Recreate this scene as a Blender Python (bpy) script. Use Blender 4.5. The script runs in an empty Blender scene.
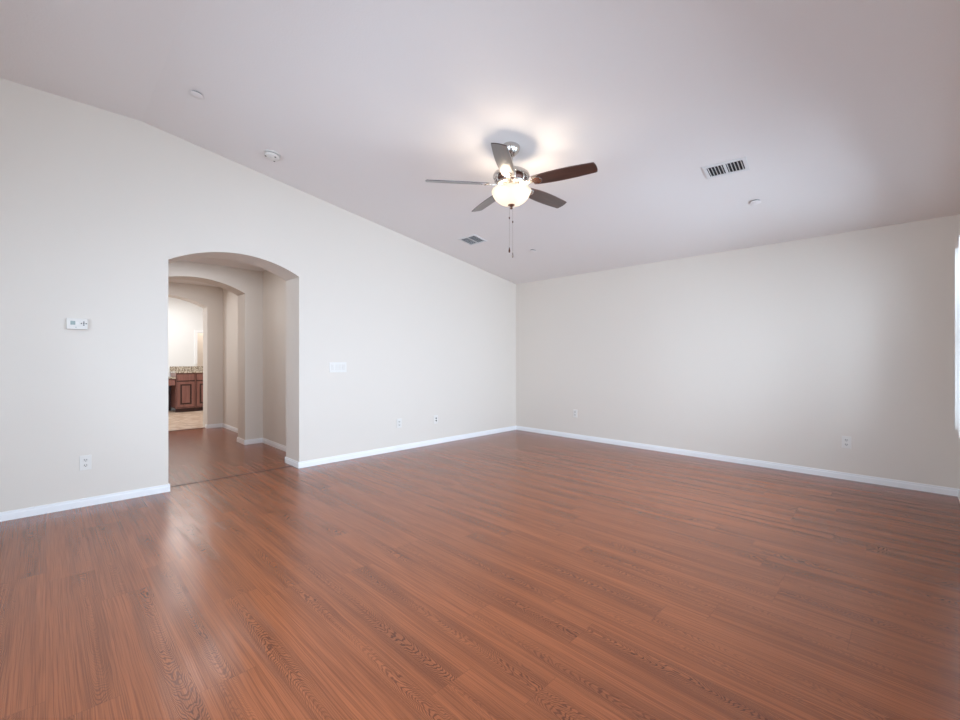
import bpy, bmesh, math
from mathutils import Vector, Matrix
PI = math.pi
scene = bpy.context.scene
col = scene.collection

# ------------------------------------------------------------------ camera
cd = bpy.data.cameras.new('camera')
cam = bpy.data.objects.new('camera', cd); col.objects.link(cam)
cam.location = (0, 0, 1.19)
cam.rotation_euler = (PI/2, 0, -PI/4)
cd.sensor_width = 36.0
cd.lens = 36.0*435/960
cd.shift_y = -1.6/960
cd.shift_x = -0.5/960
cd.clip_start = 0.02
scene.camera = cam

# ------------------------------------------------------------------ view, world
vs = scene.view_settings
vs.view_transform = 'Standard'; vs.look = 'None'; vs.gamma = 1.0
vs.use_curve_mapping = False
vs.exposure = 0.21
scene.cycles.use_denoising = True
scene.cycles.max_bounces = 14
scene.cycles.diffuse_bounces = 8
scene.cycles.sample_clamp_indirect = 6.0
w = bpy.data.worlds.new('sky'); scene.world = w; w.use_nodes = True
bg = w.node_tree.nodes['Background']
bg.inputs['Color'].default_value = (0.72, 0.82, 1.0, 1)
bg.inputs['Strength'].default_value = 0.9

# room dimensions (metres)
XR = 5.565; XB = -1.0; YL = 4.725; YW = -0.27
XK = 0.585; ZK = 3.238; SL = 0.16222; ZR = ZK-(XR-XK)*SL
TH = math.atan(SL)
def zceil(x): return ZK if x <= XK else ZK-(x-XK)*SL
HALL_Z = 2.42
AX0, AX1 = 0.777, 1.945                     # arched openings
WIN = [(4.80, 5.24), (3.20, 4.72), (1.35, 2.85), (-0.55, 0.95)]
WZ0, WZ1 = 0.61, 2.115
FILL_WIN = [(0.75, 2.05), (2.5, 3.8)]  # unseen back wall windows, added to fill the room with light

# ------------------------------------------------------------------ daylight through the windows, hall lamp and added fill lights
def area(name, loc, rot, sx, sy, power, color, spread=PI):
    l = bpy.data.lights.new(name, 'AREA'); l.shape = 'RECTANGLE'
    l.size = sx; l.size_y = sy; l.energy = power; l.color = color; l.spread = spread
    o = bpy.data.objects.new(name, l); col.objects.link(o)
    o.location = loc; o.rotation_euler = rot
    return o
DAY = (0.65, 0.818, 1.0)
for i, (a, b) in enumerate(WIN):
    area('daylight', ((a+b)/2, YW-0.22, (WZ0+WZ1)/2), (PI/2-[0.24, 0.24, 0.38, 0.40][i], 0, 0), b-a, WZ1-WZ0,
         [12, 66, 52, 58][i], DAY, math.radians([122, 134, 145, 150][i]))
for a, b in FILL_WIN:
    area('daylight', (XB-0.22, (a+b)/2, (WZ0+WZ1)/2), (PI/2-0.30, 0, -PI/2), b-a, WZ1-WZ0, 40, DAY, math.radians(150))  # added fill from behind the camera
area('kitchen_side_fill', (0.02, 10.2, 1.6), (PI/2, 0, -PI/2), 1.6, 1.3, 26, (0.97, 0.99, 1.0))  # unseen panel added on the left to brighten the kitchen
area('kitchen_fill', (1.9, 10.9, 2.58), (0, 0, 0), 1.0, 0.6, 24, (0.97, 0.99, 1.0))  # unseen overhead panel added to brighten the kitchen
area('hall_light', (1.36, 7.7, 2.40), (0, 0, 0), 0.3, 0.3, 6, (0.98, 0.98, 1.0))  # unseen fill added to brighten the second hall section
area('hall_light', (1.33, 5.82, 2.40), (0, 0, 0), 0.28, 0.28, 6.0, (0.93, 0.96, 1.0))
area('far_room_fill', (3.0, 12.85, 2.58), (0, 0, 0), 0.4, 0.4, 16, (1.0, 0.92, 0.84))  # unseen fill added to light the wall behind the pass-through

# ------------------------------------------------------------------ materials
def mat(name, color, rough=0.5, metal=0.0, spec=0.5, emit=None, estr=0.0, bump=None):
    m = bpy.data.materials.new(name); m.use_nodes = True
    nt = m.node_tree; p = nt.nodes['Principled BSDF']
    p.inputs['Base Color'].default_value = (*color, 1)
    p.inputs['Roughness'].default_value = rough
    p.inputs['Metallic'].default_value = metal
    p.inputs['Specular IOR Level'].default_value = spec
    if emit:
        p.inputs['Emission Color'].default_value = (*emit, 1)
        p.inputs['Emission Strength'].default_value = estr
    tc = nt.nodes.new('ShaderNodeTexCoord')
    nz = nt.nodes.new('ShaderNodeTexNoise')
    sc, st, ds = bump or (60, 0.03, 0.002)
    nz.inputs['Scale'].default_value = sc; nz.inputs['Detail'].default_value = 4
    nt.links.new(tc.outputs['Object'], nz.inputs['Vector'])
    b = nt.nodes.new('ShaderNodeBump')
    b.inputs['Strength'].default_value = st; b.inputs['Distance'].default_value = ds
    nt.links.new(nz.outputs['Fac'], b.inputs['Height'])
    nt.links.new(b.outputs['Normal'], p.inputs['Normal'])
    return m

class NT:
    """small expression helper for node graphs"""
    def __init__(s, m): s.m = m; s.t = m.node_tree
    def math(s, op, a, b=0.0, c=None):
        n = s.t.nodes.new('ShaderNodeMath'); n.operation = op
        for i, v in enumerate((a, b) if c is None else (a, b, c)):
            if isinstance(v, (int, float)): n.inputs[i].default_value = v
            else: s.t.links.new(v, n.inputs[i])
        return n.outputs[0]
    def comb(s, x, y, z):
        n = s.t.nodes.new('ShaderNodeCombineXYZ')
        for i, v in enumerate((x, y, z)):
            if isinstance(v, (int, float)): n.inputs[i].default_value = v
            else: s.t.links.new(v, n.inputs[i])
        return n.outputs[0]
    def noise(s, v, scale, detail=3, dim='3D'):
        n = s.t.nodes.new('ShaderNodeTexNoise'); n.inputs['Scale'].default_value = scale
        n.inputs['Detail'].default_value = detail
        s.t.links.new(v, n.inputs['Vector']); return n.outputs['Fac']
    def white(s, v):
        n = s.t.nodes.new('ShaderNodeTexWhiteNoise'); n.noise_dimensions = '3D'
        s.t.links.new(v, n.inputs['Vector']); return n.outputs['Value']
    def mix(s, f, a, b):
        n = s.t.nodes.new('ShaderNodeMix'); n.data_type = 'RGBA'
        for k, v in (('Factor', f), ('A', a), ('B', b)):
            i = [q for q in n.inputs if q.name == k and (q.type == ('VALUE' if k == 'Factor' else 'RGBA'))][0]
            if isinstance(v, tuple): i.default_value = (*v, 1)
            elif isinstance(v, (int, float)): i.default_value = v
            else: s.t.links.new(v, i)
        return [q for q in n.outputs if q.type == 'RGBA'][0]
    def smooth(s, v, lo, hi):
        n = s.t.nodes.new('ShaderNodeMapRange'); n.interpolation_type = 'SMOOTHSTEP'
        s.t.links.new(v, n.inputs['Value'])
        n.inputs['From Min'].default_value = lo; n.inputs['From Max'].default_value = hi
        return n.outputs['Result']

def laminate():
    m = bpy.data.materials.new('red_brown_laminate'); m.use_nodes = True
    q = NT(m); nt = m.node_tree; p = nt.nodes['Principled BSDF']
    tc = nt.nodes.new('ShaderNodeTexCoord'); sp = nt.nodes.new('ShaderNodeSeparateXYZ')
    nt.links.new(tc.outputs['Object'], sp.inputs[0])
    x, y = sp.outputs[0], sp.outputs[1]
    W, L = 0.193, 1.28
    cx = q.math('DIVIDE', x, W); ci = q.math('FLOOR', cx)
    off = q.math('MULTIPLY', q.white(q.comb(ci, 3.3, 1.7)), L)
    yy = q.math('ADD', y, off)
    cy = q.math('DIVIDE', yy, L); ri = q.math('FLOOR', cy)
    idv = q.comb(ci, ri, 0.5)
    r1 = q.white(idv); r2 = q.white(q.comb(ri, ci, 7.1)); r3 = q.white(q.comb(ci, ri, 12.4))
    u = q.math('MULTIPLY', q.math('SUBTRACT', q.math('SUBTRACT', cx, ci), 0.5), W)
    v = q.math('MULTIPLY', q.math('SUBTRACT', cy, ri), L)
    sgn = q.math('SUBTRACT', q.math('MULTIPLY', q.math('GREATER_THAN', r2, 0.35), 2.0), 1.0)
    uc = q.math('MULTIPLY', q.math('SUBTRACT', r1, 0.5), 0.13)
    # slow wander of the grain
    nv = q.comb(q.math('ADD', q.math('MULTIPLY', x, 9.0), q.math('MULTIPLY', r3, 40)), q.math('MULTIPLY', y, 2.2), q.math('MULTIPLY', r1, 30))
    wob = q.math('SUBTRACT', q.noise(nv, 1.0, 3), 0.5)
    nv2 = q.comb(q.math('MULTIPLY', x, 40.0), q.math('MULTIPLY', y, 16.0), q.math('MULTIPLY', r1, 30))
    wob2 = q.math('SUBTRACT', q.noise(nv2, 1.0, 2), 0.5)
    du = q.math('ADD', q.math('SUBTRACT', u, uc), q.math('MULTIPLY', wob, 0.035))
    par = q.math('MULTIPLY', q.math('MULTIPLY', du, du), 105.0)
    fld = q.math('ADD', q.math('ADD', q.math('MULTIPLY', v, sgn), par), q.math('ADD', q.math('MULTIPLY', wob, 0.55), q.math('MULTIPLY', wob2, 0.07)))
    ring = q.math('SINE', q.math('MULTIPLY', fld, 2*PI/0.027))
    ring = q.smooth(ring, 0.0, 0.9)
    # where cathedral grain shows (near the plank's heart) and where it fades
    heart = q.math('SUBTRACT', 1.0, q.smooth(q.math('ABSOLUTE', du), 0.035, 0.078))
    lowf = q.smooth(q.noise(q.comb(q.math('MULTIPLY', x, 2.5), q.math('MULTIPLY', y, 1.1), q.math('MULTIPLY', r3, 20)), 1.0, 2), 0.42, 0.62)
    ringf = q.math('MULTIPLY', q.math('MULTIPLY', ring, heart), q.math('ADD', q.math('MULTIPLY', lowf, 0.65), 0.35))
    # fine straight fibre
    fib = q.noise(q.comb(q.math('MULTIPLY', q.math('ADD', x, q.math('MULTIPLY', wob, 0.02)), 320.0), q.math('MULTIPLY', y, 2.4), q.math('MULTIPLY', r2, 50)), 1.0, 4)
    fibf = q.smooth(fib, 0.35, 0.70)
    strip = q.noise(q.comb(q.math('MULTIPLY', x, 22.0), q.math('MULTIPLY', y, 0.9), q.math('MULTIPLY', r1, 50)), 1.0, 2)
    c0 = q.mix(fibf, FL_LIGHT, FL_MID)
    c1 = q.mix(q.math('MULTIPLY', q.smooth(strip, 0.42, 0.7), 0.28), c0, FL_DARK)
    c2 = q.mix(q.math('MULTIPLY', ringf, 0.75), c1, FL_GRAIN)
    tone = q.math('ADD', 0.96, q.math('MULTIPLY', r2, 0.08))
    hs = nt.nodes.new('ShaderNodeHueSaturation'); nt.links.new(c2, hs.inputs['Color']); nt.links.new(tone, hs.inputs['Value'])
    # seams
    ex = q.math('SUBTRACT', W/2, q.math('ABSOLUTE', u))
    ey = q.math('MINIMUM', v, q.math('SUBTRACT', L, v))
    seam = q.math('SUBTRACT', 1.0, q.smooth(q.math('MINIMUM', ex, ey), 0.0004, 0.0020))
    c3 = q.mix(q.math('MULTIPLY', seam, 0.28), hs.outputs[0], FL_GRAIN)
    nt.links.new(c3, p.inputs['Base Color'])
    rg = q.math('ADD', FL_ROUGH, q.math('MULTIPLY', fibf, 0.05))
    nt.links.new(rg, p.inputs['Roughness'])
    p.inputs['Specular IOR Level'].default_value = FL_SPEC
    b = nt.nodes.new('ShaderNodeBump'); b.inputs['Strength'].default_value = 0.10; b.inputs['Distance'].default_value = 0.002
    nt.links.new(q.math('SUBTRACT', 1.0, q.math('ADD', ringf, q.math('MULTIPLY', fibf, 0.5))), b.inputs['Height'])
    nt.links.new(b.outputs['Normal'], p.inputs['Normal'])
    return m
FL_LIGHT = (0.335, 0.100, 0.037)
FL_MID = (0.200, 0.055, 0.0195)
FL_DARK = (0.130, 0.034, 0.012)
FL_GRAIN = (0.04, 0.011, 0.005)
FL_ROUGH = 0.20
FL_SPEC = 0.5
M_floor = laminate()

def tile_mat():
    m = bpy.data.materials.new('travertine_tile'); m.use_nodes = True
    q = NT(m); nt = m.node_tree; p = nt.nodes['Principled BSDF']
    tc = nt.nodes.new('ShaderNodeTexCoord')
    br = nt.nodes.new('ShaderNodeTexBrick'); br.offset = 0.0
    br.inputs['Scale'].default_value = 1.0
    br.inputs['Brick Width'].default_value = 0.45; br.inputs['Row Height'].default_value = 0.45
    br.inputs['Mortar Size'].default_value = 0.005
    nz = q.noise(tc.outputs['Object'], 6.0, 6)
    c = q.mix(q.smooth(nz, 0.35, 0.65), (0.52, 0.36, 0.25), (0.74, 0.60, 0.48))
    nt.links.new(c, br.inputs['Color1']); nt.links.new(c, br.inputs['Color2'])
    br.inputs['Mortar'].default_value = (0.45, 0.35, 0.27, 1)
    nt.links.new(tc.outputs['Object'], br.inputs['Vector'])
    nt.links.new(br.outputs['Color'], p.inputs['Base Color'])
    p.inputs['Roughness'].default_value = 0.35
    return m
def granite_mat():
    m = bpy.data.materials.new('speckled_granite'); m.use_nodes = True
    q = NT(m); nt = m.node_tree; p = nt.nodes['Principled BSDF']
    tc = nt.nodes.new('ShaderNodeTexCoord')
    a = q.noise(tc.outputs['Object'], 45.0, 3); b = q.noise(tc.outputs['Object'], 90.0, 2)
    c = q.mix(q.smooth(a, 0.40, 0.60), (0.18, 0.13, 0.09), (0.62, 0.54, 0.43))
    c = q.mix(q.smooth(b, 0.55, 0.70), c, (0.80, 0.74, 0.64))
    nt.links.new(c, p.inputs['Base Color']); p.inputs['Roughness'].default_value = 0.15
    return m
def wood_mat(name, ca, cb, rough, axis=0, sc=9.0):
    m = bpy.data.materials.new(name); m.use_nodes = True
    q = NT(m); nt = m.node_tree; p = nt.nodes['Principled BSDF']
    tc = nt.nodes.new('ShaderNodeTexCoord'); mp = nt.nodes.new('ShaderNodeMapping')
    s = [sc, sc, sc]; s[axis] = sc*0.08
    mp.inputs['Scale'].default_value = s
    nt.links.new(tc.outputs['Object'], mp.inputs['Vector'])
    n = q.noise(mp.outputs['Vector'], 3.0, 5)
    nt.links.new(q.mix(q.smooth(n, 0.35, 0.65), ca, cb), p.inputs['Base Color'])
    p.inputs['Roughness'].default_value = rough
    return m
def glass_mat():
    m = bpy.data.materials.new('window_glass'); m.use_nodes = True
    nt = m.node_tree; nt.nodes.clear()
    o = nt.nodes.new('ShaderNodeOutputMaterial'); mx = nt.nodes.new('ShaderNodeMixShader')
    t = nt.nodes.new('ShaderNodeBsdfTransparent'); g = nt.nodes.new('ShaderNodeBsdfGlossy')
    g.inputs['Roughness'].default_value = 0.02
    f = nt.nodes.new('ShaderNodeFresnel'); f.inputs['IOR'].default_value = 1.45
    nt.links.new(f.outputs[0], mx.inputs[0]); nt.links.new(t.outputs[0], mx.inputs[1]); nt.links.new(g.outputs[0], mx.inputs[2])
    nt.links.new(mx.outputs[0], o.inputs[0])
    return m
M_wall = mat('greige_wall_paint', (0.725, 0.662, 0.592), 0.55, spec=0.35, bump=(140, 0.10, 0.002))
M_ceil = mat('ceiling_paint', (0.80, 0.765, 0.745), 0.8, spec=0.2, bump=(90, 0.22, 0.004))
M_kwall = mat('white_kitchen_paint', (0.80, 0.80, 0.785), 0.6, spec=0.3, bump=(140, 0.08, 0.002))
M_trim = mat('white_trim_paint', (0.86, 0.86, 0.86), 0.35)
M_white = mat('white_plastic', (0.75, 0.715, 0.67), 0.35)
M_almond = mat('pale_plastic', (0.71, 0.67, 0.62), 0.4)
M_slot = mat('dark_slot', (0.02, 0.02, 0.02), 0.6)
M_ventw = mat('white_enamel', (0.72, 0.71, 0.705), 0.45)
M_dark = mat('gap_black', (0.03, 0.03, 0.035), 0.8)
M_lcd = mat('grey_green_display', (0.24, 0.30, 0.27), 0.3)
M_nickel = mat('brushed_nickel', (0.62, 0.58, 0.54), 0.22, metal=1.0)
M_bronze = mat('dark_bronze', (0.10, 0.035, 0.02), 0.3, metal=0.3)
M_blade = wood_mat('walnut_blade', (0.028, 0.010, 0.007), (0.062, 0.022, 0.014), 0.42, axis=0, sc=14)
M_blade.node_tree.nodes['Principled BSDF'].inputs['Coat Weight'].default_value = 1.0
M_blade.node_tree.nodes['Principled BSDF'].inputs['Coat IOR'].default_value = 1.75
M_blade.node_tree.nodes['Principled BSDF'].inputs['Coat Roughness'].default_value = 0.30
M_bowl = mat('lit_frosted_glass', (0.36, 0.35, 0.34), 0.35, emit=(1.0, 0.88, 0.72), estr=0.10)
_n = M_bowl.node_tree; _p = _n.nodes['Principled BSDF']; _o = [q for q in _n.nodes if q.type == 'OUTPUT_MATERIAL'][0]
_t = _n.nodes.new('ShaderNodeBsdfTranslucent'); _t.inputs['Color'].default_value = (0.56, 0.55, 0.54, 1)
_a = _n.nodes.new('ShaderNodeMixShader'); _a.inputs[0].default_value = 0.6
_n.links.new(_p.outputs[0], _a.inputs[1]); _n.links.new(_t.outputs[0], _a.inputs[2]); _n.links.new(_a.outputs[0], _o.inputs['Surface'])
M_tile = tile_mat(); M_granite = granite_mat()
M_cab = wood_mat('cherry_cabinet', (0.21, 0.088, 0.070), (0.27, 0.120, 0.097), 0.35, axis=2)
M_cabdark = mat('dark_cabinet_brown', (0.05, 0.018, 0.014), 0.45)  # dark brown for door grooves, gaps and recesses
M_strip = wood_mat('dark_transition_strip', (0.06, 0.025, 0.016), (0.10, 0.04, 0.025), 0.35, axis=0)
M_glass = glass_mat()
M_ground = mat('pale_gravel', (0.5, 0.45, 0.38), 0.9)

# ------------------------------------------------------------------ mesh helpers
def link(name, bm, m, parent=None, smooth=False):
    bmesh.ops.recalc_face_normals(bm, faces=bm.faces[:])
    me = bpy.data.meshes.new(name); bm.to_mesh(me); bm.free()
    for mm in (m if isinstance(m, (list, tuple)) else [m]): me.materials.append(mm)
    if smooth:
        for f in me.polygons: f.use_smooth = True
        try: me.set_sharp_from_angle(angle=math.radians(38))
        except Exception: pass
    o = bpy.data.objects.new(name, me); col.objects.link(o)
    if parent: o.parent = parent
    return o
def box(bm, x0, x1, y0, y1, z0, z1, mi=0, bevel=0.0):
    r = bmesh.ops.create_cube(bm, size=1.0)
    for v in r['verts']:
        v.co = Vector((x0+(v.co.x+.5)*(x1-x0), y0+(v.co.y+.5)*(y1-y0), z0+(v.co.z+.5)*(z1-z0)))
    fs = set(f for v in r['verts'] for f in v.link_faces)
    for f in fs: f.material_index = mi
    if bevel:
        es = list(set(e for v in r['verts'] for e in v.link_edges))
        bmesh.ops.bevel(bm, geom=es, offset=bevel, segments=2, affect='EDGES', profile=0.5)
    return bm
def mb(*boxes, bevel=0.0):
    bm = bmesh.new()
    for b in boxes: box(bm, *b, bevel=bevel)
    return bm
def lathe(bm, prof, n=48, axis=None, c=(0, 0)):
    rings = []
    for r, z in prof:
        if r < 1e-6: rings.append([bm.verts.new((c[0], c[1], z))])
        else: rings.append([bm.verts.new((c[0]+r*math.cos(2*PI*i/n), c[1]+r*math.sin(2*PI*i/n), z)) for i in range(n)])
    for a, b in zip(rings, rings[1:]):
        for i in range(n):
            j = (i+1) % n
            if len(a) == 1 and len(b) == 1: continue
            if len(a) == 1: bm.faces.new((a[0], b[i], b[j]))
            elif len(b) == 1: bm.faces.new((a[i], b[0], a[j]))
            else: bm.faces.new((a[i], b[i], b[j], a[j]))
    return bm
def tube(bm, pts, r, n=10):
    pts = [Vector(p) for p in pts]; rings = []
    for i, p in enumerate(pts):
        d = (pts[min(i+1, len(pts)-1)]-pts[max(i-1, 0)]).normalized()
        a = d.orthogonal().normalized(); b = d.cross(a)
        if rings:
            a = (prev-d*prev.dot(d)).normalized(); b = d.cross(a)
        prev = a
        rr = r[i] if isinstance(r, (list, tuple)) else r
        rings.append([bm.verts.new(p+a*rr*math.cos(2*PI*k/n)+b*rr*math.sin(2*PI*k/n)) for k in range(n)])
    for A, B in zip(rings, rings[1:]):
        for k in range(n): bm.faces.new((A[k], B[k], B[(k+1) % n], A[(k+1) % n]))
    bm.faces.new(rings[0][::-1]); bm.faces.new(rings[-1])
    return bm
def prism(bm, outline, z0, z1):
    lo = [bm.verts.new((x, y, z0)) for x, y in outline]; hi = [bm.verts.new((x, y, z1)) for x, y in outline]
    n = len(lo)
    bm.faces.new(lo[::-1]); bm.faces.new(hi)
    for i in range(n): bm.faces.new((lo[i], lo[(i+1) % n], hi[(i+1) % n], hi[i]))
    return bm
def empty(name, loc=(0, 0, 0), rot=(0, 0, 0)):
    o = bpy.data.objects.new(name, None); col.objects.link(o)
    o.location = loc; o.rotation_euler = rot; o.empty_display_size = 0.1
    return o
def tag(o, label, cat, group=None):
    o['label'] = label; o['category'] = cat
    if group: o['group'] = group
    return o
def struct(name, bm, m, parent=None, smooth=False):
    o = link(name, bm, m, parent, smooth)
    if parent is None: o['kind'] = 'structure'
    return o
def copy_tree(o, parent=None):
    c = o.copy(); col.objects.link(c)
    if parent: c.parent = parent
    for ch in list(o.children): copy_tree(ch, c)
    return c

# ------------------------------------------------------------------ walls
def arch_wall(x0, x1, ztop, y0, th, a0, a1, spring, apex, n=28):
    """wall in the XZ plane from y0 back to y0+th with a segmental arched opening"""
    bm = bmesh.new()
    wdt = a1-a0; rise = apex-spring; R = (wdt*wdt/4+rise*rise)/(2*rise); xc = (a0+a1)/2; zc = apex-R
    def za(x): return zc+math.sqrt(max(R*R-(x-xc)**2, 0))
    xs = [a0+wdt*i/n for i in range(n+1)]
    kinks = [XK] if x0 < XK < x1 else []
    def tops(xa, xb): return [xa]+[k for k in kinks if xa < k < xb]+[xb]
    def V(x, y, z): return bm.verts.new((x, y, z))
    def quadpair(poly):
        f = [V(x, y0, z) for x, z in poly]; b = [V(x, y0+th, z) for x, z in poly]
        bm.faces.new(f); bm.faces.new(b[::-1])
    L = tops(x0, a0); quadpair([(x0, 0), (a0, 0), (a0, spring)]+[(x, ztop(x)) for x in reversed(L)])
    Rr = tops(a1, x1); quadpair([(a1, 0), (x1, 0)]+[(x, ztop(x)) for x in reversed(Rr)]+[(a1, spring)])
    for i in range(n):
        xa, xb = xs[i], xs[i+1]
        quadpair([(xa, za(xa)), (xb, za(xb)), (xb, ztop(xb)), (xa, ztop(xa))])
    # opening lining
    pts = [(a0, 0)]+[(x, za(x)) for x in xs]+[(a1, 0)]
    for (xa, z_a), (xb, z_b) in zip(pts, pts[1:]):
        bm.faces.new((V(xa, y0, z_a), V(xb, y0, z_b), V(xb, y0+th, z_b), V(xa, y0+th, z_a)))
    # ends and top
    for x in (x0, x1): bm.faces.new((V(x, y0, 0), V(x, y0+th, 0), V(x, y0+th, ztop(x)), V(x, y0, ztop(x))))
    tl = tops(x0, x1)
    for xa, xb in zip(tl, tl[1:]): bm.faces.new((V(xa, y0, ztop(xa)), V(xb, y0, ztop(xb)), V(xb, y0+th, ztop(xb)), V(xa, y0+th, ztop(xa))))
    bmesh.ops.remove_doubles(bm, verts=bm.verts[:], dist=1e-5)
    return bm
zt = lambda x: zceil(x)+0.03
struct('wall_left', arch_wall(XB-0.12, XR+0.12, zt, YL, 0.365, AX0, AX1, 2.075, 2.225), M_wall)
struct('wall_right', mb((XR, XR+0.12, YW-0.12, YL, 0, ZR+0.02)), M_wall)

def window_wall(u0, u1, wins, ztopf, place, th=0.14):
    """boxes around window holes; place(u0,u1,z0,z1) -> box tuple"""
    bm = bmesh.new(); us = [u0]
    for a, b in wins:
        us += [a, b]
    us.append(u1)
    for i in range(0, len(us), 2):
        if us[i+1]-us[i] > 1e-4: place(bm, us[i], us[i+1], 0, ztopf)
    for a, b in wins:
        place(bm, a, b, 0, lambda x: WZ0); place(bm, a, b, WZ1, ztopf)
    return bm
def slab(bm, pts, axis_y0, axis_y1, swap=False):
    f = []
    def V(u, z, d): return bm.verts.new((d, u, z) if swap else (u, d, z))
    a = [V(u, z, axis_y0) for u, z in pts]; b = [V(u, z, axis_y1) for u, z in pts]
    bm.faces.new(a); bm.faces.new(b[::-1]); n = len(a)
    for i in range(n): bm.faces.new((a[i], a[(i+1) % n], b[(i+1) % n], b[i]))
def placeY(bm, a, b, z0, zf):
    pts = [(a, z0), (b, z0), (b, zf(b))]
    if a < XK < b and zf is zt: pts.append((XK, zf(XK)))
    pts.append((a, zf(a)))
    slab(bm, pts, YW-0.14, YW)
struct('wall_front', window_wall(XB-0.12, XR, sorted(WIN), zt, placeY), M_wall)
struct('wall_back', window_wall(YW, YL, FILL_WIN, lambda y: ZK+0.03,
       lambda bm, a, b, z0, zf: slab(bm, [(a, z0), (b, z0), (b, zf(b)), (a, zf(a))], XB-0.14, XB, True)), M_wall)
bm = bmesh.new()
for ya, yb in ((YW-0.16, YL+0.02),):
    o = [(XB-0.16, ZK), (XK, ZK), (XR+0.13, zceil(XR+0.13)), (XR+0.13, zceil(XR+0.13)+0.1), (XK, ZK+0.1), (XB-0.16, ZK+0.1)]
    slab(bm, o, ya, yb)
struct('ceiling', bm, M_ceil)
struct('floor', mb((XB-0.14, XR+0.12, YW-0.14, 8.622, -0.1, 0)), M_floor)
struct('floor_kitchen', mb((-0.4, 4.6, 8.622, 13.6, -0.1, 0)), M_tile)

# hallway beyond the first arch
hz = lambda x: HALL_Z+0.02
Y2, Y3 = 6.535, 8.507
HX0, HX1 = 0.545, 2.177
struct('wall_hall_middle', arch_wall(HX0, HX1, hz, Y2, 0.32, AX0, AX1, 2.085, 2.235), M_wall)
struct('wall_hall_end', arch_wall(-0.4, 4.6, hz, Y3, 0.29, AX0, AX1, 2.065, 2.215), M_wall)
struct('wall_hall_right', mb((HX1, HX1+0.12, YL+0.36, Y3, 0, HALL_Z+0.02)), M_wall)
struct('wall_hall_left', mb((HX0-0.12, HX0, YL+0.36, Y3, 0, HALL_Z+0.02)), M_wall)
struct('ceiling_hall', mb((HX0-0.12, HX1+0.12, YL+0.36, Y3+0.02, HALL_Z, HALL_Z+0.08)), M_ceil)

# baseboards: flat board with a stepped top
BH, BT = 0.066, 0.012
def base_run(bm, x0, y0, x1, y1, nx, ny):
    """run along the wall; (nx, ny) points into the room"""
    def seg(t, z0, z1):
        xs = sorted((x0, x1, x0+nx*t, x1+nx*t)); ys = sorted((y0, y1, y0+ny*t, y1+ny*t))
        box(bm, xs[0], xs[-1], ys[0], ys[-1], z0, z1)
    seg(BT, 0.0, BH*0.72); seg(BT*0.6, BH*0.72, BH)
bm = bmesh.new()
base_run(bm, XB, YL, AX0+BT, YL, 0, -1)
base_run(bm, AX1-BT, YL, XR, YL, 0, -1)
base_run(bm, AX1, YL, AX1, YL+0.365+BT, -1, 0)
base_run(bm, AX0, YL, AX0, YL+0.365+BT, 1, 0)
struct('baseboard_left', bm, M_trim)
bm = bmesh.new(); base_run(bm, XR, YW, XR, YL-BT, -1, 0); struct('baseboard_right', bm, M_trim)
bm = bmesh.new(); base_run(bm, XB, YW, XR-BT, YW, 0, 1); struct('baseboard_front', bm, M_trim)
bm = bmesh.new(); base_run(bm, XB, YW+BT, XB, YL-BT, 1, 0); struct('baseboard_back', bm, M_trim)
bm = bmesh.new()
base_run(bm, AX1-BT, YL+0.365, HX1, YL+0.365, 0, 1)
base_run(bm, HX1, YL+0.365+BT, HX1, Y2-BT, -1, 0)
base_run(bm, AX1-BT, Y2, HX1, Y2, 0, -1)
base_run(bm, AX1, Y2, AX1, Y2+0.32+BT, -1, 0)
base_run(bm, AX1, Y2+0.32, HX1, Y2+0.32, 0, 1)
base_run(bm, HX1, Y2+0.32+BT, HX1, Y3-BT, -1, 0)
base_run(bm, AX1-BT, Y3, HX1, Y3, 0, -1)
base_run(bm, AX1, Y3, AX1, 8.61, -1, 0)
struct('baseboard_hall', bm, M_trim)

# transition strips on the floor
struct('trim_1', mb((AX0+BT, AX1-BT, 4.868, 4.882, 0.0, 0.003)), M_slot)
struct('trim_2', mb((AX0, AX1-BT-.001, 8.60, 8.645, 0.0, 0.006), bevel=0.002), M_strip)

# windows (frame, sash bar, pane) in the two outside walls
def window(n, a, b, swap):
    def B(u0, u1, d0, d1, z0, z1): return (d0, d1, u0, u1, z0, z1) if swap else (u0, u1, d0, d1, z0, z1)
    d0, d1 = (XB-0.135, XB-0.085) if swap else (YW-0.135, YW-0.085)
    t = 0.04; zm = (WZ0+WZ1)/2
    fr = struct('window_%d' % n, mb(B(a, b, d0, d1, WZ0, WZ0+t), B(a, b, d0, d1, WZ1-t, WZ1),
                B(a, a+t, d0, d1, WZ0+t, WZ1-t), B(b-t, b, d0, d1, WZ0+t, WZ1-t),
                B(a+t, b-t, d0+.008, d1-.008, zm-0.02, zm+0.02)), M_trim)
    dm = (d0+d1)/2
    link('window_pane', mb(B(a+t, b-t, dm-.003, dm+.003, WZ0+t, WZ1-t)), M_glass, fr)
k = 1
for a, b in WIN: window(k, a, b, False); k += 1
for a, b in FILL_WIN: window(k, a, b, True); k += 1  # the added fill windows in the back wall

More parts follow.
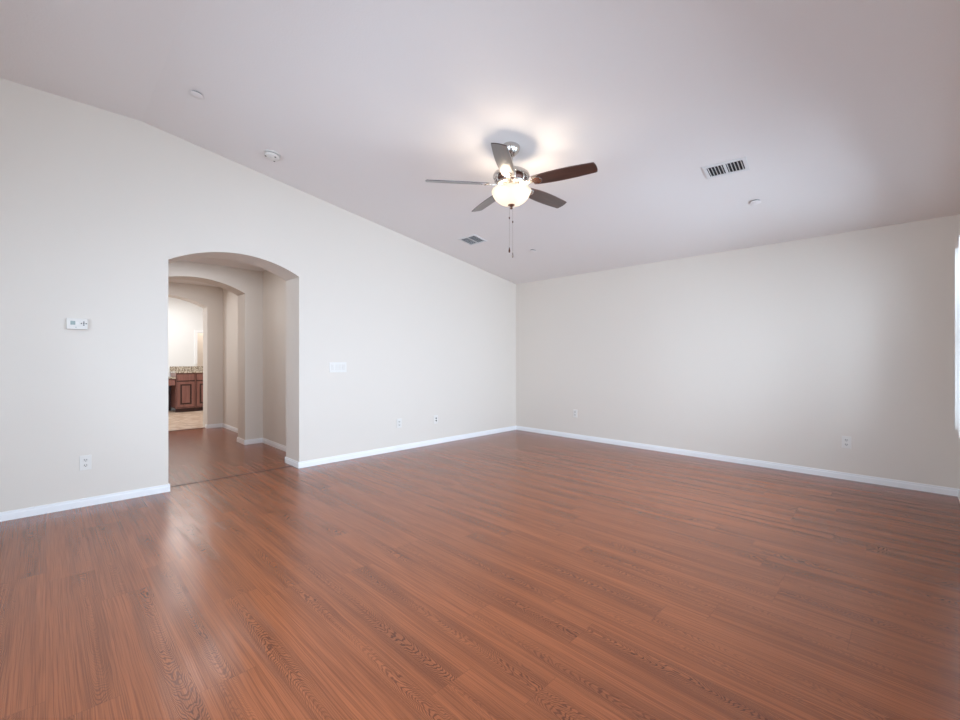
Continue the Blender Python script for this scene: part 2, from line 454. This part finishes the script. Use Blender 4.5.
# vertical blinds drawn open: head rail with the vanes stacked at the far end
def blind(a, b, xs, y0, y1, label):
    t = tag(empty('vertical_blind', ((a+b)/2, YW, WZ1)), label, 'blind', None)
    cx = (a+b)/2
    link('head_rail', mb((a-cx+0.004, b-cx-0.004, y0-YW, y0+0.03-YW, -0.035, -0.002)), M_trim, t)
    for x in xs:
        link('vane', mb((x-cx-0.0012, x-cx+0.0012, y0-YW, y1-YW, WZ0+0.004-WZ1, -0.036+(0.036 if y1 > YW and False else 0))), M_white, t)
    return t
blind(4.80, 5.24, [5.195, 5.21, 5.225], -0.345, -0.2255, 'white vertical blind of the window nearest the right wall corner')
blind(3.20, 4.72, [4.665, 4.68, 4.695, 4.71], -0.345, -0.222, 'white vertical blind of the second window, nearer than the corner blind')

# ------------------------------------------------------------------ kitchen beyond the hall
KY = 11.45; KB = KY+0.60
bm = bmesh.new()
OX0, OZ1 = 2.545, 1.80
box(bm, -0.4, OX0, KB, KB+0.12, 0, 2.62); box(bm, OX0, 3.6, KB, KB+0.12, OZ1, 2.62)
box(bm, 3.6, 4.6, KB, KB+0.12, 0, 2.62); box(bm, OX0, 3.6, KB, KB+0.12, 0, 0.90)
struct('wall_kitchen', bm, M_kwall)
struct('wall_kitchen_far', mb((1.6, 4.6, 13.4, 13.5, 0, 2.62)), M_wall)
KL0, KL1 = 9.0, 11.2
bm = mb((-0.4, -0.28, 8.79, KL0, 0, 2.62), (-0.4, -0.28, KL1, 13.5, 0, 2.62), (-0.4, -0.28, KL0, KL1, 0, 0.9), (-0.4, -0.28, KL0, KL1, 2.2, 2.62))
struct('wall_kitchen_left', bm, M_kwall)
struct('wall_kitchen_right', mb((4.6, 4.7, 8.5, 13.5, 0, 2.62)), M_wall)
struct('ceiling_kitchen', mb((-0.4, 4.7, 8.79, 13.5, 2.60, 2.68)), M_ceil)
struct('trim_3', mb((OX0-0.055, OX0, KB-0.02, KB+0.02, 1.06, OZ1+0.055), (OX0, 3.6, KB-0.02, KB+0.02, OZ1, OZ1+0.055)), M_trim)

def raised_door(x0, x1, z0, z1, y, parent):
    """door: frame with a dark groove and a raised centre panel"""
    f = 0.055
    bm = bmesh.new()
    for b in ((x0, x1, z0, z0+f), (x0, x1, z1-f, z1), (x0, x0+f, z0+f, z1-f), (x1-f, x1, z0+f, z1-f)):
        box(bm, b[0], b[1], y-0.02, y, b[2], b[3])
    d = link('door', bm, M_cab, parent)
    g = link('groove', mb((x0+f, x1-f, y-0.008, y-0.001, z0+f, z1-f)), M_cabdark, d)
    bm = bmesh.new(); i = f+0.034
    box(bm, x0+i, x1-i, y-0.018, y-0.008, z0+i, z1-i, bevel=0.004)
    link('raised_panel', bm, M_cab, d)
    return d
def base_cabinet(x0, x1, label):
    t = tag(empty('base_cabinet', ((x0+x1)/2, KY, 0)), label, 'cabinet', None)
    w2 = (x1-x0)/2; H = 0.865
    link('body', mb((-w2, w2, 0.0, 0.59, 0.085, H)), M_cab, t)
    link('toe_kick', mb((-w2, w2, 0.06, 0.08, 0.0, 0.085)), M_cabdark, t)
    dr = link('drawer', mb((-w2+0.02, w2-0.02, -0.02, 0.0, 0.70, H-0.025), bevel=0.003), M_cab, t)
    link('shadow_gap', mb((-w2+0.013, w2-0.013, -0.004, -0.0005, 0.105, H-0.018)), M_cabdark, t)  # dark sheet paints the shade in the gaps round drawer and door
    raised_door(-w2+0.02, w2-0.02, 0.115, 0.675, -0.001, t)
    return t
base_cabinet(2.02, 2.385, 'cherry wood base cabinet with one drawer over a raised panel door')
base_cabinet(2.387, 2.76, 'cherry base cabinet cut off by the right edge of the far archway')
o = empty('granite_countertop', (2.39, KY, 0.865)); tag(o, 'speckled beige granite countertop with low backsplash on the cherry cabinets', 'countertop')
link('slab', mb((-0.385, 0.75, -0.03, 0.60, 0.0, 0.035), bevel=0.004), M_granite, o)
link('backsplash', mb((-0.385, 0.75, 0.575, 0.598, 0.035, 0.14)), M_granite, o)
# lower desk section at the left of the cabinets
o = empty('kitchen_desk', (1.75, KY, 0)); tag(o, 'low cherry desk section with open knee space left of the base cabinets', 'desk')
link('desk_top', mb((-0.55, 0.265, -0.03, 0.59, 0.745, 0.78), bevel=0.004), M_granite, o)
link('drawer', mb((-0.52, 0.255, -0.01, 0.012, 0.60, 0.735), bevel=0.003), M_cab, o)
link('side_panel', mb((-0.55, -0.525, 0.0, 0.58, 0.0, 0.745)), M_cab, o)
link('back_panel', mb((-0.525, 0.268, 0.55, 0.57, 0.0, 0.745)), M_cabdark, o)

# ------------------------------------------------------------------ wall plates
def screw(parent, x, z, y=-0.0062):
    bm = bmesh.new(); lathe(bm, [(0, 0), (0.0032, 0), (0.0032, 0.001), (0, 0.0014)], 12)
    bmesh.ops.rotate(bm, verts=bm.verts[:], cent=(0, 0, 0), matrix=Matrix.Rotation(PI/2, 3, 'X'))
    bmesh.ops.translate(bm, verts=bm.verts[:], vec=(x, y, z))
    return link('screw', bm, M_almond, parent)
def plate_mesh(w_, h_):
    return mb((-w_/2, w_/2, -0.0065, 0.0, -h_/2, h_/2), bevel=0.002)
def outlet(label, loc, rz, group=None):
    t = tag(empty('wall_outlet', loc, (0, 0, rz)), label, 'outlet', group)
    link('cover_plate', plate_mesh(0.072, 0.117), M_white, t)
    for s in (-1, 1):
        zc = s*0.0215
        bm = bmesh.new()
        out = [(0.0165*math.cos(a), 0.0165*math.sin(a)) for a in [2*PI*i/28 for i in range(28)]]
        out = [(x, max(-0.0125, min(0.0125, y))) for x, y in out]
        prism(bm, out, 0, 0.003)
        bmesh.ops.rotate(bm, verts=bm.verts[:], cent=(0, 0, 0), matrix=Matrix.Rotation(PI/2, 3, 'X'))
        bmesh.ops.translate(bm, verts=bm.verts[:], vec=(0, -0.006, zc))
        rc = link('receptacle', bm, M_almond, t)
        for sx, hh in ((-0.0065, 0.010), (0.0065, 0.008)):
            link('slot', mb((sx-0.0020, sx+0.0020, -0.0096, -0.0086, zc+0.001-hh/2+0.002, zc+0.001+hh/2+0.002)), M_slot, rc)
        link('ground_hole', mb((-0.0032, 0.0032, -0.0096, -0.0086, zc-0.0095, zc-0.005)), M_slot, rc)
    screw(t, 0, 0)
    return t
o1 = outlet('white duplex outlet low on the left wall below the thermostat, left of the arch', (0.228, YL, 0.351), 0)
def outlet_copy(label, loc, rz):
    c = copy_tree(o1); c.location = loc; c.rotation_euler = (0, 0, rz); c['label'] = label
    return c
outlet_copy('white duplex outlet low on the left wall between arch and corner', (3.235, YL, 0.351), 0)
outlet_copy('white duplex outlet low on the right wall near the far room corner', (XR, 3.572, 0.372), -PI/2)
outlet_copy('white duplex outlet low on the right wall toward the window end', (XR, 0.479, 0.366), -PI/2)
t = tag(empty('cable_plate', (3.844, YL, 0.34)), 'small white cable jack plate with two dark ports low on left wall', 'wall plate')
link('cover_plate', plate_mesh(0.072, 0.117), M_white, t)
for z in (0.018, -0.016):
    bm = bmesh.new(); lathe(bm, [(0.0085, 0), (0.0085, 0.007), (0.003, 0.0075), (0.0, 0.006)], 16)
    bmesh.ops.rotate(bm, verts=bm.verts[:], cent=(0, 0, 0), matrix=Matrix.Rotation(PI/2, 3, 'X'))
    bmesh.ops.translate(bm, verts=bm.verts[:], vec=(0, -0.006, z)); link('jack', bm, M_slot, t)
for z in (0.047, -0.047): screw(t, 0, z)
t = tag(empty('light_switch', (2.392, YL, 1.087)), 'wide white four gang rocker switch plate right of the arch', 'light switch')
link('cover_plate', plate_mesh(0.210, 0.117), M_white, t)
for i in range(4):
    x = (i-1.5)*0.046
    rk = bmesh.new(); box(rk, x-0.0165, x+0.0165, -0.0085, -0.006, -0.033, 0.033)
    for v in rk.verts:
        if v.co.y < -0.008 and v.co.z > 0: v.co.y -= 0.0025
    link('rocker', rk, M_almond, t)
    for z in (0.048, -0.048): screw(t, x, z)
# thermostat
t = tag(empty('thermostat', (0.1785, YL, 1.464)), 'white wall thermostat with small display and arrow buttons left of the arch', 'thermostat')
link('case', mb((-0.064, 0.064, -0.026, 0.0, -0.044, 0.044), bevel=0.005), M_almond, t)
link('display', mb((-0.040, -0.012, -0.0275, -0.0255, -0.008, 0.022)), M_lcd, t)
link('cover_flap', mb((-0.010, 0.009, -0.0275, -0.0255, -0.006, 0.016), bevel=0.0008), M_white, t)
for dx, dz in ((0, 0), (0, 0.012), (0, -0.012), (-0.014, 0), (0.014, 0)):
    link('button', mb((0.038+dx-0.004, 0.038+dx+0.004, -0.0285, -0.0255, 0.004+dz-0.004, 0.004+dz+0.004)), M_slot, t)
link('button', mb((-0.012, -0.004, -0.0280, -0.0255, -0.030, -0.025)), M_lcd, t)

# ------------------------------------------------------------------ ceiling fittings
ROT = (0, TH, 0)
def on_ceil(x, y): return (x, y, zceil(x))
def sprinkler(label, x, y):
    t = tag(empty('sprinkler_cover', on_ceil(x, y), ROT if x > XK else (0, 0, 0)), label, 'sprinkler cover', None)
    bm = bmesh.new(); lathe(bm, [(0.0, 0.0), (0.036, 0.0), (0.036, -0.009), (0.0, -0.009)], 36); link('gap_shadow_ring', bm, M_dark, t)  # dark ring paints the shadow in the gap above the disc
    bm = bmesh.new(); lathe(bm, [(0.0, -0.009), (0.044, -0.009), (0.044, -0.0112), (0.042, -0.0122), (0.0, -0.0122)], 40); link('cover_disc', bm, M_ceil, t, True)
    return t
sprinkler('round sprinkler cover on the ceiling above the arch, nearest the left wall', 0.815, 3.863)
sprinkler('round sprinkler cover on the ceiling beside the vent on the window side', 4.514, 1.017)
sprinkler('round sprinkler cover on the ceiling right of the fan pull chains', 4.509, 3.538)
t = tag(empty('smoke_detector', on_ceil(1.493, 4.228), ROT), 'round white smoke detector on the ceiling by the left wall', 'smoke detector')
bm = bmesh.new(); lathe(bm, [(0, 0), (0.070, 0), (0.070, -0.010), (0.0, -0.010)], 40); link('mount_ring', bm, M_white, t, True)
bm = bmesh.new(); lathe(bm, [(0, -0.010), (0.058, -0.010), (0.058, -0.016), (0.0, -0.016)], 40); link('vent_gap', bm, M_dark, t)
bm = bmesh.new(); lathe(bm, [(0, -0.014), (0.064, -0.016), (0.066, -0.026), (0.060, -0.037), (0.050, -0.042), (0.0, -0.044)], 40); link('cover', bm, M_white, t, True)
bm = bmesh.new(); lathe(bm, [(0, -0.043), (0.014, -0.043), (0.013, -0.046), (0, -0.0465)], 20, c=(-0.01, -0.012)); link('test_button', bm, M_almond, t, True)
for q_ in range(3):
    a = 2*PI*q_/3+0.8
    link('grille_slot', mb((0.052*math.cos(a)-0.007, 0.052*math.cos(a)+0.007, 0.052*math.sin(a)-0.007, 0.052*math.sin(a)+0.007, -0.0425, -0.0405)), M_dark, t)

def vent(label, x, y, tw, a):
    t = tag(empty('ceiling_vent', on_ceil(x, y), (Matrix.Rotation(TH, 3, 'Y') @ Matrix.Rotation(tw, 3, 'Z')).to_euler()), label, 'vent', None)
    b, f = 0.152, 0.026         # half size along the slope, half size across, flange width
    link('frame', mb((-a, a, -b, -b+f, -0.008, 0), (-a, a, b-f, b, -0.008, 0), (-a, -a+f, -b+f, b-f, -0.008, 0), (a-f, a, -b+f, b-f, -0.008, 0),
                     (-a+f, a-f, -0.009, 0.009, -0.008, 0), bevel=0.0015), M_ventw, t)
    link('duct_shade', mb((-a+f, a-f, -b+f, b-f, -0.0012, -0.0002)), M_dark, t)  # dark sheet stands in for the unlit duct behind the louvers
    for side in (-1, 1):
        n = 5
        for i in range(n):
            yc = side*(0.009+(b-f-0.009)*(i+0.5)/n)
            bm = bmesh.new(); box(bm, -a+f, a-f, -0.0065, 0.0065, -0.0008, 0.0008)
            bmesh.ops.rotate(bm, verts=bm.verts[:], cent=(0, 0, 0), matrix=Matrix.Rotation(math.radians(46), 3, 'X'))
            bmesh.ops.translate(bm, verts=bm.verts[:], vec=(0, yc, -0.0075)); link('louver', bm, M_ventw, t)
    return t
vent('white ceiling air vent right of the fan, nearest the window side', 3.842, 1.072, 0.09, 0.098)
vent('white ceiling air vent left of the fan chains, near the left wall', 3.862, 4.006, 0.0, 0.118)

# ------------------------------------------------------------------ ceiling fan
FX, FY, FZ = 2.6645, 2.312, 2.592
fan = tag(empty('ceiling_fan', (FX, FY, zceil(FX))), 'five blade dark walnut ceiling fan with nickel motor and lit glass bowl', 'ceiling fan')
DZ = -zceil(FX)                              # local z of the world's floor
def Z(z): return z+DZ
bm = bmesh.new(); lathe(bm, [(0, 0.014), (0.070, 0.014), (0.072, -0.010), (0.067, -0.030), (0.050, -0.056), (0.034, -0.074), (0.022, -0.082), (0, -0.082)], 40)
bmesh.ops.rotate(bm, verts=bm.verts[:], cent=(0, 0, 0), matrix=Matrix.Rotation(TH*0.8, 3, 'Y'))
link('canopy', bm, M_nickel, fan, True)
bm = bmesh.new(); tube(bm, [(0, 0, -0.06), (0, 0, Z(2.70))], 0.0125, 16); link('downrod', bm, M_nickel, fan, True)
bm = bmesh.new(); lathe(bm, [(0.0, Z(2.745)), (0.024, Z(2.745)), (0.030, Z(2.735)), (0.034, Z(2.712)), (0.070, Z(2.706)), (0.120, Z(2.695)), (0.142, Z(2.680)), (0.148, Z(2.664)),
                             (0.146, Z(2.655)), (0.128, Z(2.648)), (0.0, Z(2.648))], 56)
link('motor_top', bm, M_nickel, fan, True)
bm = bmesh.new(); lathe(bm, [(0, Z(2.648)), (0.118, Z(2.648)), (0.126, Z(2.630)), (0.118, Z(2.612)), (0, Z(2.612))], 56)
band = link('motor_band', bm, M_bronze, fan, True)
for k_ in range(10):
    a = 2*PI*(k_+0.5)/10
    bm = bmesh.new(); tube(bm, [(0.121*math.cos(a), 0.121*math.sin(a), Z(2.650)), (0.131*math.cos(a), 0.131*math.sin(a), Z(2.630)), (0.121*math.cos(a), 0.121*math.sin(a), Z(2.610))], 0.008, 10)
    link('rib', bm, M_nickel, band, True)
bm = bmesh.new(); lathe(bm, [(0, Z(2.612)), (0.124, Z(2.612)), (0.130, Z(2.602)), (0.122, Z(2.590)), (0.085, Z(2.578)), (0.060, Z(2.572)), (0.0, Z(2.572))], 56)
link('motor_base', bm, M_nickel, fan, True)
bm = bmesh.new(); lathe(bm, [(0, Z(2.572)), (0.058, Z(2.572)), (0.062, Z(2.556)), (0.085, Z(2.548)), (0.090, Z(2.540)), (0.0, Z(2.540))], 48)
link('light_fitter', bm, M_nickel, fan, True)
bm = bmesh.new()
prof = [(0.150, 2.548), (0.160, 2.546), (0.161, 2.538), (0.154, 2.526), (0.147, 2.508), (0.133, 2.484), (0.112, 2.462), (0.086, 2.444), (0.056, 2.434), (0.026, 2.431), (0.0, 2.430)]
inner = [(0.0, 2.434), (0.055, 2.438), (0.084, 2.449), (0.109, 2.467), (0.129, 2.488), (0.143, 2.510), (0.149, 2.530), (0.150, 2.548)]
lathe(bm, [(r, Z(z)) for r, z in prof+inner], 56); bmesh.ops.remove_doubles(bm, verts=bm.verts[:], dist=1e-5)
link('glass_bowl', bm, M_bowl, fan, True)
for k_ in range(5):
    l = bpy.data.lights.new('bulb', 'POINT'); l.energy = 3.4; l.color = (1.0, 0.83, 0.64); l.shadow_soft_size = 0.02
    a = math.radians(34+72*k_)
    lo = bpy.data.objects.new('bulb_light', l); col.objects.link(lo)
    lo.location = (FX+0.106*math.cos(a), FY+0.106*math.sin(a), 2.519)
bm = bmesh.new(); lathe(bm, [(0, Z(2.436)), (0.028, Z(2.434)), (0.028, Z(2.428)), (0.013, Z(2.420)), (0.008, Z(2.412)), (0.011, Z(2.404)), (0.007, Z(2.397)), (0, Z(2.395))], 24)
link('finial', bm, M_bronze, fan, True)
for ch, (dx, dy, z1, zc) in enumerate(((-0.012, 0.010, 2.085, 2.325), (0.010, -0.006, 2.045, 2.295))):
    bm = bmesh.new(); tube(bm, [(dx, dy, Z(2.415)), (dx, dy, Z(z1))], 0.0012, 6)
    c_ = link('pull_chain', bm, M_nickel, fan)
    bm = bmesh.new(); lathe(bm, [(0, Z(zc+0.010)), (0.0045, Z(zc+0.007)), (0.0045, Z(zc-0.007)), (0, Z(zc-0.010))], 12, c=(dx, dy)); link('connector', bm, M_bronze, c_, True)
    bm = bmesh.new(); lathe(bm, [(0, Z(z1+0.004)), (0.0035, Z(z1)), (0.0075, Z(z1-0.026)), (0.0070, Z(z1-0.036)), (0, Z(z1-0.042))], 14, c=(dx, dy))
    link('fob', bm, M_nickel if ch else M_bronze, c_, True)
# blades: one blade with its iron, then four copies
def blade_outline():
    pts = []
    for i in range(13):
        t_ = i/12; x = 0.185+t_*0.485
        pts.append((x, 0.047+0.015*math.sin(PI*t_**0.85)+0.008*t_))
    tip = [(0.680, 0.053), (0.688, 0.027), (0.690, 0.0)]
    up = pts+tip
    return up+[(x, -y) for x, y in reversed(up[:-1])]
PITCH = math.radians(-15)
for k_ in range(5):
    ang = math.radians(-2+72*k_)
    if k_ == 0:
        bm = bmesh.new(); prism(bm, blade_outline(), -0.003, 0.004)
        es = [e for e in bm.edges if abs(e.verts[0].co.z-e.verts[1].co.z) < 1e-6]
        bmesh.ops.bevel(bm, geom=es, offset=0.0012, segments=1, affect='EDGES')
        bl = link('blade', bm, M_blade, fan)
        bm = bmesh.new()
        out = [(0.100, 0.020), (0.150, 0.015), (0.185, 0.017), (0.205, 0.034), (0.232, 0.038), (0.250, 0.026), (0.262, 0.0)]
        prism(bm, out+[(x, -y) for x, y in reversed(out[:-1])], -0.0075, -0.0032)
        bmesh.ops.bevel(bm, geom=bm.edges[:], offset=0.001, segments=1, affect='EDGES')
        ir = link('blade_iron', bm, M_nickel, bl)
        for sx, sy in ((0.212, 0.022), (0.212, -0.022), (0.243, 0.0)):
            bm = bmesh.new(); lathe(bm, [(0, -0.010), (0.005, -0.0095), (0.006, -0.0074), (0, -0.0074)], 12, c=(sx, sy)); link('screw', bm, M_bronze, ir, True)
        b = bl
    else:
        b = copy_tree(bl, fan)
    b.location = (0, 0, Z(FZ)); b.rotation_euler = (Matrix.Rotation(ang, 3, 'Z') @ Matrix.Rotation(PITCH, 3, 'X')).to_euler()

# ground outside the windows
o = struct('ground', mb((-9, 14, -9, YW-0.16, -0.25, -0.12)), M_ground)
